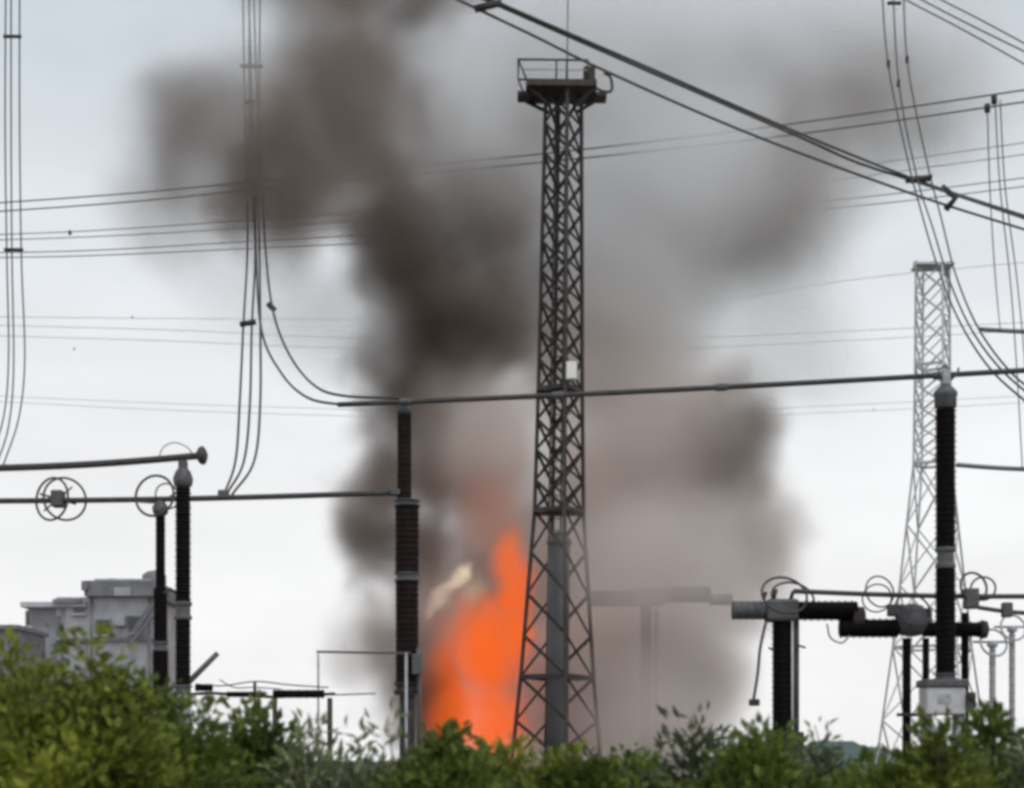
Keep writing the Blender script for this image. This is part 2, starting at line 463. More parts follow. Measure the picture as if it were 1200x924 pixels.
cl = link('clamp', bevel_box('clamp', (-.16, -.2, -.22), (.16, .2, .22), .05), 'grey_casting', t2, loc=P(68, 585, 45.0) - A2)
link('clamp', bevel_box('clamp', (-.14, -.14, -.1), (.14, .14, .14), .04), 'grey_casting', t2, loc=P(262, 581, 45.0) - A2)
link('spoke', tube('spoke', [(-.45, -.1, .12), (.45, .1, -.12)], .03, 6), 'grey_casting', cl)
link('spoke', tube('spoke', [(-.4, .1, -.3), (.4, -.1, .3)], .025, 6), 'grey_casting', cl)

# upper bus tube across the middle
t3, A3, d3 = bus_tube('longest bus tube, crossing in front of the tall tower to the right edge', (396, 474.5, 45.0), (1240, 432, 42.0), 0.07)
for f_ in (0.1, 0.32, 0.55, 0.844):
    Mx = Matrix.Translation(d3 * f_ - Vector((0, 0, 0.05 * math.sin(math.pi * f_)))) @ d3.to_track_quat('Z', 'Y').to_matrix().to_4x4()
    link('coupling', lathe('coupling', [(.08, -.16), (.095, -.14), (.095, .14), (.08, .16)], 14), 'grey_casting', t3, M=Mx)

# ------------------------------------------------------------------ post insulators and columns
def support(parent, z, r=0.16, m='galvanised_steel'):
    link('support_column', lathe('support_column', [(r * 1.8, 0), (r * 1.8, .05), (r, .06), (r, z - .06), (r * 1.7, z - .05), (r * 1.7, z)], 16, False), m, parent)

def post_left_front():
    D = 36.0
    t = thing('post_insulator', 'thick black post insulator holding the ball-ended bus tube', 'insulator', (X(214.5, D), D, 0), 'insulator columns')
    z = lambda py: Z(py, D)
    support(t, z(815))
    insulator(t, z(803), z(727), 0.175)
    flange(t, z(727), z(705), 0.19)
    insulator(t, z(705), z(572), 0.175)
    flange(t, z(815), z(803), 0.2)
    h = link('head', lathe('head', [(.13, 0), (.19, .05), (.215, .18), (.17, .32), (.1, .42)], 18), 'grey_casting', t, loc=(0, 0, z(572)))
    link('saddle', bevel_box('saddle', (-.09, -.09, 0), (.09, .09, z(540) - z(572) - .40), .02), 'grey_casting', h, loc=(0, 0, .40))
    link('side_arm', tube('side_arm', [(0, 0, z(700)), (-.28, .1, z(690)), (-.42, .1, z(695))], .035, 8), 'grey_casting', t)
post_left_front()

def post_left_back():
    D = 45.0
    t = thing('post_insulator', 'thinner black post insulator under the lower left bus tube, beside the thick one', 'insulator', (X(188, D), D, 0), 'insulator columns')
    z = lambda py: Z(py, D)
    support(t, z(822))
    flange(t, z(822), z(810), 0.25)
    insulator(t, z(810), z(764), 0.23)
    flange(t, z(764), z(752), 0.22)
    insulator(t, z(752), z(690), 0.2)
    insulator(t, z(690), z(606), 0.14)
    h = link('head', lathe('head', [(.1, 0), (.2, .1), (.22, .25), (.1, .42)], 16), 'grey_casting', t, loc=(0, 0, z(606)))
    q = torus('corona_ring', 0.54, 0.035)
    ring(t, Vector((-.1, -.25, z(583))), (-.25, -1, .1), 1.0, base=q)
    ring(t, Vector((.16, .1, z(581))), (.75, -1, .1), 0.62, base=q)
    link('ring_stay', tube('ring_stay', [(-.5, -.25, z(590)), (0, 0, z(590)), (.4, 0, z(578))], .03, 6), 'grey_casting', h, loc=(0, 0, -z(606)))
post_left_back()

def arrester():
    D = 45.0
    t = thing('charred_insulator_column', 'charred black insulator column standing just left of the flames', 'insulator', (X(477, D), D, 0), 'insulator columns')
    z = lambda py: Z(py, D)
    support(t, z(812), 0.2, 'sooty_steel')
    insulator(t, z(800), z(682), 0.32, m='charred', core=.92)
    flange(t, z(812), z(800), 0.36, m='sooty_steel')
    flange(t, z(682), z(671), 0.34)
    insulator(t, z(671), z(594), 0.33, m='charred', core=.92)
    flange(t, z(594), z(586), 0.36)
    u = insulator(t, z(586), z(487), 0.2, 'upper_insulator', m='charred', core=.92); u.location.x = -0.07
    h = link('head', lathe('head', [(.12, 0), (.22, .05), (.22, .14), (.1, .2)], 16), 'grey_casting', t, loc=(-.07, 0, z(487)))
    link('terminal', bevel_box('terminal', (-.1, -.05, .18), (.1, .05, z(474) - z(487)), .01), 'grey_casting', h)
    link('terminal_pad', bevel_box('terminal_pad', (-.42, -.2, z(581)), (-.18, .2, z(574)), .02), 'grey_casting', t)
    # side conduit with box
    link('conduit', tube('conduit', [(.3, -.3, z(760)), (.34, -.3, z(812)), (.3, -.3, .4)], .045, 8), 'grey_casting', t)
    link('counter_box', bevel_box('counter_box', (.16, -.55, z(792)), (.42, -.34, z(768)), .03), 'grey_casting', t)
arrester()

def cvt():
    D = 42.0
    t = thing('voltage_transformer', 'tallest black insulator column with a pale grey tank box at its foot', 'transformer', (X(1108, D), D, 0))
    z = lambda py: Z(py, D)
    tank = link('tank', bevel_box('tank', (X(1081, D) - X(1108, D), -.42, z(838)), (X(1127, D) - X(1108, D), .42, z(806)), .04), 'cabinet_paint', t)
    link('lid', bevel_box('lid', (-.62, -.48, z(805.8)), (.46, .48, z(797)), .03), 'grey_casting', tank)
    link('terminal_box', bevel_box('terminal_box', (.41, -.5, z(832)), (.62, -.1, z(812)), .03), 'grey_casting', tank)
    link('gauge', lathe('gauge', [(.1, 0), (.1, .08), (.07, .1)], 14), 'sooty_steel', tank, M=Matrix.Translation((.5, -.5, z(818))) @ Matrix.Rotation(R(90), 4, 'X'))
    link('name_plate', box_mesh('name_plate', (-.3, -.432, z(826)), (0.02, -.422, z(815))), 'galvanised_steel', tank)
    for x in (-.45, .35):
        for y in (-.3, .3):
            bar('stand_leg', (x, y, 0), (x, y, z(838)), .14, 'galvanised_steel', t)
    bar('cross_brace', (-.45, -.3, .4), (.35, -.3, z(842)), .09, 'galvanised_steel', t)
    bar('cross_brace', (.35, -.31, .4), (-.45, -.31, z(842)), .09, 'galvanised_steel', t)
    flange(t, z(797), z(789), 0.3)
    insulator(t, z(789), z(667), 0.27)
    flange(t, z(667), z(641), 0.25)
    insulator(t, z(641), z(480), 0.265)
    h = link('head', lathe('head', [(.2, 0), (.27, .05), (.27, .3), (.29, .33), (.29, .42), (.17, .55), (.08, .62)], 20), 'grey_casting', t, loc=(0, 0, z(480)))
    link('clamp', bevel_box('clamp', (-.1, -.12, .6), (.1, .12, z(434) - z(480)), .02), 'galvanised_steel', h)
    link('clamp_arm', tube('clamp_arm', [(-.12, -.1, .7), (-.2, -.1, .95), (-.05, -.1, 1.05)], .03, 6), 'grey_casting', h)
    link('clamp_arm', tube('clamp_arm', [(.1, -.1, .7), (.26, -.1, .85), (.3, -.1, 1.0)], .03, 6), 'grey_casting', h)
cvt()

# ------------------------------------------------------------------ live tank breakers (horizontal interrupters on porcelain posts)
def hins(parent, p, L, r, name='interrupter', m='porcelain', pitch=.085):
    """horizontal insulator from p along +X"""
    return link(name, lathe(name, shed_profile(0, L, r * .86, r, pitch), 18), m, parent, M=ROTY(p))

def breaker_right():
    D = 44.0; s = D / F
    t = thing('circuit_breaker', 'black circuit breaker pole with stepped horizontal arms, on the right', 'circuit breaker', (X(917, D), D, 0), 'circuit breakers')
    lx = lambda px: (px - 917) * s
    z = lambda py: Z(py, D)
    c = link('post', lathe('post', [(p[0], p[1]) for p in shed_profile(z(858), z(728), .25, .29, .08)], 18), 'porcelain', t)
    link('base', bevel_box('base', (-.4, -.35, 0), (.5, .35, z(858)), .03), 'sooty_steel', t)
    link('operating_rod', tube('operating_rod', [(lx(932), -.1, .5), (lx(932), -.1, z(722))], .085, 10), 'sooty_steel', t)
    link('gap_highlight', tube('gap_highlight', [(lx(926.5), -.28, .6), (lx(926.5), -.28, z(722))], .03, 6), 'cabinet_paint', t)  # pale rod added as the highlight in the gap beside the post
    hd = link('head', bevel_box('head', (lx(897), -.35, z(729)), (lx(934), .35, z(703)), .08), 'grey_casting', t)
    hins(t, (lx(858), 0, z(715.5)), lx(897) - lx(858), .26, m='grey_casting')
    hins(t, (lx(934), 0, z(716)), lx(1004) - lx(934), .27)
    link('joint', lathe('joint', [(.2, 0), (.28, .03), (.28, .3), (.2, .33)], 16), 'sooty_steel', t, M=ROTY((lx(998), 0, z(724))))
    hins(t, (lx(984), 0, z(736.5)), lx(1052) - lx(984), .26)
    gb = link('gear_head', lathe('gear_head', [(.1, -.42), (.3, -.38), (.42, -.15), (.42, .15), (.3, .36), (.1, .42)], 18), 'grey_casting', t, loc=(lx(1068), 0, z(727)))
    link('gear_lug', bevel_box('gear_lug', (-.6, -.2, .1), (-.2, .2, .4), .04), 'grey_casting', gb)
    link('gear_lug', bevel_box('gear_lug', (.2, -.2, -.1), (.5, .2, .3), .04), 'grey_casting', gb)
    hins(t, (lx(1082), 0, z(738)), lx(1148) - lx(1082), .21)
    link('end_cap', lathe('end_cap', [(.2, 0), (.25, .04), (.22, .18), (.06, .24)], 16), 'sooty_steel', t, M=ROTY((lx(1148), 0, z(738))))
    # corona rings
    big = torus('corona_ring', .62, .035)
    ring(t, Vector((0, -.3, z(699))), (0.1, -.75, .5), .95, base=big)
    ring(t, Vector((.3, .2, z(700))), (0.1, -.7, .55), .9, base=big)
    ring(t, Vector((lx(1030), -.1, z(694))), (.35, -1, .2), .66, base=big)
    ring(t, Vector((lx(1030), .25, z(700))), (-.35, -1, .2), .6, base=big)
    ring(t, Vector((lx(1066), -.35, z(716))), (.2, -1, .5), .75, base=big)
    for px, py in ((893, 699), (905, 696), (925, 698)):
        link('stud', tube('stud', [(lx(px), -.2, z(704)), (lx(px) + .06, -.25, z(py - 4))], .05, 8), 'sooty_steel', hd)
    link('grading_ring', tube('grading_ring', spline([(lx(968), -.15, z(732)), (lx(972), -.15, z(748)), (lx(985), -.15, z(754)), (lx(994), -.15, z(746))], 6), .025, 6), 'galvanised_steel', t)
    # supporting posts of the right arm
    for px, y0, r in ((1063, 748, .125), (1085.5, 748, .10), (1138, 716, .11)):
        link('slim_post', lathe('slim_post', shed_profile(1.3, z(y0), r * .86, r, .085), 14), 'porcelain', t, loc=(lx(px), .05 if px < 1100 else .6, 0))
        link('slim_base', lathe('slim_base', [(r * 1.6, 0), (r * 1.6, 1.27), (r, 1.3)], 12), 'galvanised_steel', t, loc=(lx(px), .05 if px < 1100 else .6, 0))
    link('crosspiece', tube('crosspiece', [(lx(1050), -.1, z(838)), (lx(1064), -.1, z(838)), (lx(1082), -.1, z(838))], .045, 8), 'sooty_steel', t)
    link('earth_rod', tube('earth_rod', spline([(lx(896), -.25, z(730)), (lx(889), -.3, z(760)), (lx(886), -.3, z(790)), (lx(881), -.3, z(822))], 5), .04, 8), 'grey_casting', t)
    link('rod_weight', bevel_box('rod_weight', (lx(876), -.4, z(828)), (lx(888), -.2, z(820)), .03), 'sooty_steel', t)
    for px0, px1, py in ((899, 905, 760), (932, 942, 757)):
        link('cable_bracket', tube('cable_bracket', [(lx(px0), -.25, z(py)), (lx(px1), -.25, z(py + 3))], .03, 6), 'grey_casting', t)
breaker_right()

t4, A4, d4 = bus_tube('thin bus tube lying along the top of the breaker arms at right', (930, 693, 43.4), (1230, 699, 43.4), 0.065)
q4 = torus('corona_ring', .34, .03)
ring(t4, P(1141, 688, 43.4) - A4, (.3, -1, .2), 1.1, base=q4)
ring(t4, P(1152, 690, 43.6) - A4, (-.3, -1, .2), .9, base=q4)
link('clamp', bevel_box('clamp', (-.18, -.15, -.3), (.18, .15, .22), .04), 'grey_casting', t4, loc=P(1138, 700, 43.4) - A4)
t5, A5, d5 = bus_tube('short bus tube just below the breaker tube at the right edge', (1146, 712, 45.6), (1230, 719, 45.6), 0.06)
link('clamp', bevel_box('clamp', (-.14, -.12, -.2), (.14, .12, .2), .04), 'grey_casting', t5, loc=P(1180, 715, 45.6) - A5)

def breaker_smoke():
    D = 70.0; s = D / F
    t = thing('circuit_breaker', 'circuit breaker pole half hidden in brown smoke, right of the tall tower', 'circuit breaker', (X(757, D), D, 0), 'circuit breakers')
    lx = lambda px: (px - 757) * s
    z = lambda py: Z(py, D)
    hins(t, (lx(690), 0, z(702)), lx(742) - lx(690), .36, pitch=.16)
    hins(t, (lx(832), 0, z(703)), lx(858) - lx(832), .26, pitch=.16, m='grey_casting')
    hins(t, (lx(779), 0, z(697)), lx(832) - lx(779), .36, pitch=.16)
    link('head', bevel_box('head', (lx(742), -.4, z(710)), (lx(779), .4, z(690)), .1), 'grey_casting', t)
    link('post', lathe('post', shed_profile(2.2, z(710), .2, .27, .15), 16), 'porcelain', t)
    link('base', bevel_box('base', (-.4, -.4, 0), (.4, .4, 2.2), .04), 'galvanised_steel', t)
    link('operating_rod', tube('operating_rod', [(.42, -.2, .3), (.42, -.2, z(715))], .09, 8), 'grey_casting', t)
breaker_smoke()

def disconnector():
    D = 38.0; s = D / F
    t = thing('disconnect_switch', 'low black disconnect switch with one blade raised, above the shrubs', 'disconnect switch', (X(322, D), D, 0))
    lx = lambda px: (px - 322) * s
    z = lambda py: Z(py, D)
    link('column', lathe('column', [(.1, 0), (.1, .05), (.055, .06), (.055, z(818))], 12), 'sooty_steel', t)
    hins(t, (lx(320), 0, z(813.5)), lx(380) - lx(320), .1, 'horizontal_insulator')
    hins(t, (lx(266), 0, z(814)), lx(310) - lx(266), .07, 'horizontal_insulator')
    hins(t, (lx(229), 0, z(806)), lx(249) - lx(229), .09, 'horizontal_insulator')
    link('rail', tube('rail', [(lx(204), .12, z(815)), (lx(245), .12, z(812)), (lx(320), .12, z(817)), (lx(392), .12, z(813))], .035, 8), 'sooty_steel', t)
    link('jumper', tube('jumper', spline([(lx(230), -.05, z(802)), (lx(262), -.05, z(804)), (lx(300), -.05, z(799)), (lx(340), -.05, z(803)), (lx(385), -.05, z(806))], 6), .015, 6), 'conductor', t)
    link('jumper', tube('jumper', spline([(lx(258), -.08, z(797)), (lx(275), -.08, z(806)), (lx(300), -.08, z(806)), (lx(330), -.08, z(808))], 6), .013, 6), 'conductor', t)
    link('stub', tube('stub', [(lx(299), -.05, z(815)), (lx(299), -.05, z(800))], .035, 8), 'sooty_steel', t)
    link('blade', tube('blade', [(lx(200), -.1, z(822)), (lx(229), -.1, z(793)), (lx(256), -.1, z(766))], .075, 10, .06), 'grey_casting', t)
    link('hinge', bevel_box('hinge', (lx(193), -.2, z(828)), (lx(207), .2, z(814)), .03), 'grey_casting', t)
    link('blade_column', lathe('blade_column', shed_profile(.6, z(828), .08, .11, .1), 14), 'porcelain', t, loc=(lx(200), 0, 0))
    link('motor_box', bevel_box('motor_box', (lx(298), -.2, .9), (lx(314), .2, z(852)), .03), 'grey_casting', t)
    link('blade_column', lathe('blade_column', [(.06, 0), (.06, z(818))], 12), 'sooty_steel', t, loc=(lx(386), .1, 0))
disconnector()

def pipe_frame():
    D = 41.0; s = D / F
    t = thing('pipe_frame', 'thin grey rectangular pipe frame left of the charred insulator column', 'frame', (X(425, D), D, 0))
    lx = lambda px: (px - 425) * s
    z = lambda py: Z(py, D)
    link('rail', tube('rail', [(lx(371), 0, z(764)), (lx(481), 0, z(766))], .028, 8), 'grey_casting', t)
    link('upright', tube('upright', [(lx(373), 0, 0), (lx(373), 0, z(764))], .028, 8), 'galvanised_steel', t)
    link('upright', tube('upright', [(lx(476), 0, 0), (lx(476), 0, z(765))], .035, 8), 'galvanised_steel', t)
    link('rail', tube('rail', [(lx(373), 0, z(815)), (lx(440), 0, z(813))], .018, 8), 'grey_casting', t)
pipe_frame()

# pale equipment far away at the right edge
for i, (px, top, D, lab) in enumerate(((1163, 760, 80, 'slim grey post insulator far off between breaker and right edge'), (1186, 742, 85, 'slim grey post insulator far off at the right edge, taller of two'))):
    t = thing('post_insulator', lab, 'insulator', (X(px, D), D, 0), 'insulator columns')
    link('support_column', lathe('support_column', [(.3, 0), (.3, .1), (.14, .12), (.14, 2.4)], 12), 'galvanised_steel', t)
    insulator(t, 2.4, Z(top, D), .17, m='galvanised_steel', pitch=.2, seg=12)
    link('head', lathe('head', [(.1, 0), (.26, .1), (.26, .25), (.08, .35)], 12), 'galvanised_steel', t, loc=(0, 0, Z(top, D)))
    link('crossarm', tube('crossarm', [(-.9, 0, Z(top, D) + .3), (.9, 0, Z(top, D) + .3)], .06, 8), 'galvanised_steel', t)
    ring(t, Vector((0, -.2, Z(top, D) + .25)), (.2, -1, .3), 1.1, m='galvanised_steel', base=torus('corona_ring', .6, .05))

# ------------------------------------------------------------------ conductors
def L(*p): return list(p)
wires('dropper_bundle', 'bundle of vertical dropper wires along the left edge', 'wires',
      [L((7, -60, 36.6), (6, 150, 36.6), (8, 300, 36.6), (10, 420, 36.6), (4, 490, 36.5), (-14, 545, 36.4)),
       L((13, -60, 36.3), (13, 150, 36.3), (14, 300, 36.3), (16, 430, 36.3), (10, 500, 36.3), (-4, 545, 36.3)),
       L((23, -60, 36.4), (23, 150, 36.4), (25, 300, 36.4), (29, 420, 36.4), (22, 490, 36.3), (4, 545, 36.3))],
      0.017, spacers=[[(6, 43, 36.4), (23, 43, 36.4)], [(7, 293, 36.4), (25, 293, 36.4)]])
wires('dropper_bundle', 'bundle of dropper wires falling through dark smoke to the lower left bus tube', 'wires',
      [L((284, -60, 75), (286, 80, 71), (289, 200, 67), (290, 290, 60), (285, 385, 52), (281, 470, 48), (276, 540, 45.6), (262, 581, 45)),
       L((293, -60, 75), (292, 80, 71), (294, 200, 67), (299, 290, 60), (295, 385, 52), (293, 470, 48), (286, 540, 45.6), (266, 579, 45)),
       L((305, -60, 75), (304, 80, 71), (302, 200, 67), (304, 290, 60), (305, 385, 52), (305, 470, 48), (298, 540, 45.6), (272, 580, 45))],
      0.036, spacers=[[(284, 78, 71), (306, 78, 71)], [(288, 120, 69.8), (297, 120, 69.8)], [(284, 380, 52), (297, 378, 52)]])
wires('dropper_bundle', 'pair of wires curving down in a loop onto the longest bus tube', 'wires',
      [L((296, -60, 75), (300, 80, 71), (306, 200, 66), (311, 290, 58), (319, 360, 51), (337, 412, 48.5), (366, 450, 46.3), (402, 464, 45.3), (480, 467, 45)),
       L((290, -60, 75), (294, 80, 71), (298, 200, 66), (300, 290, 58), (306, 385, 51), (330, 438, 48.2), (360, 466, 46), (396, 474, 45.1), (410, 475, 45))],
      0.036, spacers=[[(316, 358, 51), (320, 362, 51)]])
wires('strung_bus', 'thick twin conductor slanting from top centre down to the right edge', 'wires',
      [L((545, -12, 52), (580, 5, 52.4), (740, 75, 54.5), (933, 159, 57.5), (1003, 190, 59), (1079, 215, 60), (1200, 256, 62), (1240, 270, 62.6)),
       L((510, -14, 51.5), (537, 0, 52), (623, 41, 53), (713, 85, 54.3), (879, 157, 56.8), (1068, 227, 60), (1200, 269, 62), (1240, 282, 62.6)),
       L((552, -14, 52), (588, 5, 52.4), (745, 73, 54.5), (936, 156, 57.5), (1079, 213, 60), (1200, 253, 62), (1240, 267, 62.6))],
      0.050, 'strung_conductor', spacers=[[(560, 10, 52.2), (584, 4, 52.2)], [(1065, 211, 60), (1088, 209, 60)], [(1104, 222, 60.5), (1120, 232, 60.5), (1108, 242, 60.5)]])
wires('strung_bus', 'three thin parallel conductors crossing the top right corner', 'wires',
      [L((1040, -14, 64), (1065, 2, 63), (1130, 36, 61), (1230, 92, 58)),
       L((1060, -12, 64), (1080, 0, 63), (1140, 31, 61), (1230, 75, 58)),
       L((1080, -14, 64), (1103, 0, 63), (1150, 24, 61), (1230, 67, 58))], 0.028)
wires('dropper_bundle', 'bundle of dropper wires bending past the far pale tower to the right edge', 'wires',
      [L((1032, -40, 66), (1040, 70, 63), (1062, 180, 59), (1080, 250, 56), (1098, 310, 52), (1122, 372, 48), (1160, 432, 45), (1215, 482, 43)),
       L((1045, -40, 66), (1053, 95, 62), (1074, 205, 58), (1094, 270, 55), (1110, 322, 52), (1136, 382, 48), (1172, 432, 45), (1220, 474, 43)),
       L((1058, -40, 66), (1063, 70, 63), (1084, 180, 59), (1104, 260, 56), (1120, 322, 52), (1146, 384, 48), (1184, 436, 45), (1225, 468, 43))],
      0.030, spacers=[[(1042, 4, 65), (1054, 4, 65)], [(1041, 75, 63)], [(1053, 98, 62)], [(1063, 70, 63)], [(1070, 213, 58), (1090, 207, 58)]])

def far(label, lines, r, marks=(), group='far overhead lines'):
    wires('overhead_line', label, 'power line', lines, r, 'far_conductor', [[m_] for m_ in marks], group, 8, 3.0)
far('highest far pair of overhead wires, crossing behind the tall tower',
    [L((-60, 242, 92), (150, 227, 87), (340, 209, 83), (640, 180, 77), (915, 147, 72.3), (1240, 100, 67.5)),
     L((-60, 252, 92), (150, 237, 87), (340, 218, 83), (640, 190, 77), (930, 158, 72), (1240, 114, 67.5))], 0.040, [(1165, 117, 68.5), (1157, 127, 68.5)])
far('second pair of far overhead wires below the highest pair',
    [L((-60, 277, 125), (100, 271, 125), (280, 259, 125), (600, 236, 125), (915, 205, 125), (1060, 187, 125), (1240, 162, 125)),
     L((-60, 283, 125), (100, 278, 125), (280, 268, 125), (600, 246, 125), (950, 214, 125), (1060, 200, 125), (1240, 176, 125))], 0.038, [(82, 273, 125)])
far('third pair of far overhead wires, passing above the pale tower',
    [L((-60, 297, 130), (100, 294, 130), (280, 284, 130), (600, 265, 130), (965, 236, 130), (1240, 204, 130)),
     L((-60, 303, 130), (100, 300, 130), (280, 292, 130), (600, 276, 130), (990, 243, 130), (1240, 214, 130))], 0.045)
far('faint far wires sagging across at the height of the pale tower head',
    [L((-60, 380, 210), (200, 387, 210), (400, 396, 210), (700, 400, 210), (1000, 388, 210), (1240, 376, 210)),
     L((-60, 392, 210), (200, 400, 210), (400, 408, 210), (700, 412, 210), (1000, 399, 210), (1240, 385, 210)),
     L((-60, 371, 212), (300, 374, 212), (700, 372, 212), (1000, 328, 212), (1240, 304, 212))], 0.032, [(155, 372, 212), (87, 409, 210)])
far('faintest lowest far wires, just under the longest bus tube',
    [L((-60, 462, 230), (280, 476, 230), (700, 486, 230), (1010, 474, 230), (1240, 462, 230)),
     L((-60, 468, 230), (280, 484, 230), (700, 492, 230), (1010, 482, 230), (1240, 470, 230))], 0.028, [(1024, 480, 230)])
wires('dropper_bundle', 'faint far dropper wires hanging near the right edge behind the pale tower', 'wires',
      [L((1157, 127, 68.5), (1160, 220, 70), (1166, 320, 72), (1172, 386, 90)),
       L((1166, 117, 68.5), (1172, 220, 70), (1184, 330, 73), (1192, 440, 76), (1198, 548, 80)),
       L((1172, 117, 68.5), (1178, 220, 70), (1192, 330, 73), (1202, 440, 76), (1206, 548, 80))], 0.028, 'far_conductor')
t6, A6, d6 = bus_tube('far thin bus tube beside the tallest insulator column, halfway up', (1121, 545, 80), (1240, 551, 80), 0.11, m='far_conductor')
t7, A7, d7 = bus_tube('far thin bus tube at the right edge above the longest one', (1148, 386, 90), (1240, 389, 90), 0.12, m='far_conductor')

# ------------------------------------------------------------------ shrubs
def noise3(p, seed, sc):
    r = np.random.default_rng(seed)
    o = np.zeros(len(p))
    for _ in range(6):
        k = r.normal(size=3) * sc; ph = r.uniform(0, 6.28)
        o += np.sin(p @ k + ph)
    return o / 6

def leaves_mesh(name, pts, dirs, size, seed, aspect=0.42):
    """one bent four-triangle leaf at every point, along the given direction"""
    r = np.random.default_rng(seed)
    n = len(pts)
    d = dirs / (np.linalg.norm(dirs, axis=1, keepdims=True) + 1e-9)
    u = r.normal(size=(n, 3)); u -= (u * d).sum(1, keepdims=True) * d; u /= np.linalg.norm(u, axis=1, keepdims=True)
    nn = np.cross(d, u)
    s = size * r.uniform(.55, 1.35, size=(n, 1))
    tip = pts + d * s - nn * s * .18; mid = pts + d * s * .5
    a = mid + u * s * aspect * .5 + nn * s * .06; b = mid - u * s * aspect * .5 + nn * s * .06
    v = np.stack([pts, a, tip, b], 1).reshape(-1, 3)
    idx = np.arange(n)[:, None] * 4
    f = np.concatenate([idx + np.array([[0, 1, 2]]), idx + np.array([[0, 2, 3]])], 1).reshape(-1, 3)
    me = bpy.data.meshes.new(name)
    me.vertices.add(len(v)); me.vertices.foreach_set('co', v.astype(np.float32).ravel())
    me.loops.add(f.size); me.loops.foreach_set('vertex_index', f.astype(np.int32).ravel())
    me.polygons.add(len(f)); me.polygons.foreach_set('loop_start', (np.arange(len(f)) * 3).astype(np.int32))
    t = np.clip(.42 + .75 * noise3(pts, seed, 3.0) + .22 * r.normal(size=n), 0, 1)
    at = me.attributes.new('tint', 'FLOAT', 'FACE'); at.data.foreach_set('value', np.repeat(t, 2).astype(np.float32))
    me.update(calc_edges=True); me.validate()
    return me

def shrub(label, px, top, wpx, D, m, nleaf, lsize, seed, loose=0.35, aspect=.42):
    r = np.random.default_rng(seed)
    s = D / F
    h = Z(top, D); wd = wpx * s
    root = thing('shrub', label, 'shrub', (X(px, D), D, 0), 'foreground shrubs')
    sv, pts, dirs = [], [], []
    nb = 26
    tips = []
    stems = []
    for i in range(nb):
        a = r.uniform(0, 2 * math.pi); rr = math.sqrt(r.uniform(0, 1)) * wd * .55
        hh = h * (1 - .28 * (rr / (wd * .55)) ** 2 * r.uniform(.6, 1.2)) * r.uniform(.80, 1.0)
        if i == 0: rr, hh = wd * .08, h
        tip = Vector((rr * math.cos(a), rr * math.sin(a) * 1.1, hh))
        base = Vector((r.normal() * .08, r.normal() * .08, 0))
        midp = base.lerp(tip, .5) + Vector((r.normal() * .1, r.normal() * .1, .1))
        c = spline([base, midp, tip], 8)
        stems.append(c)
    for c in stems:
        n = nleaf // nb
        arr = np.array([tuple(p) for p in c])
        t = r.uniform(.42, 1.0, size=n) ** .8
        ix = t * (len(arr) - 1); i0 = np.clip(ix.astype(int), 0, len(arr) - 2); fr = (ix - i0)[:, None]
        p = arr[i0] * (1 - fr) + arr[i0 + 1] * fr
        spread = (.30 * (1 - t) + .07)[:, None] * (wd * .5 + .25) * 1.6
        off = r.normal(size=(n, 3)) * spread * np.array([1, 1, .8])
        q = p + off
        q[:, 2] = np.minimum(q[:, 2], h + r.normal(size=n) * .02 + .02)
        ax = (arr[i0 + 1] - arr[i0]); ax /= np.linalg.norm(ax, axis=1, keepdims=True)
        dd = off / (np.linalg.norm(off, axis=1, keepdims=True) + 1e-6) + ax * .5 + r.normal(size=(n, 3)) * .35
        pts.append(q); dirs.append(dd)
    pts = np.concatenate(pts); dirs = np.concatenate(dirs)
    keep = noise3(pts, seed + 50, 4.5) > -loose
    pts, dirs = pts[keep], dirs[keep]
    link('crown', leaves_mesh('crown', pts, dirs, lsize * 1.3, seed + 9, aspect), m, root)
    for c in stems[:14]:
        link('stem', tube('stem', [Vector(p) for p in c], .016, 5, .004), 'bark', root)
    return root

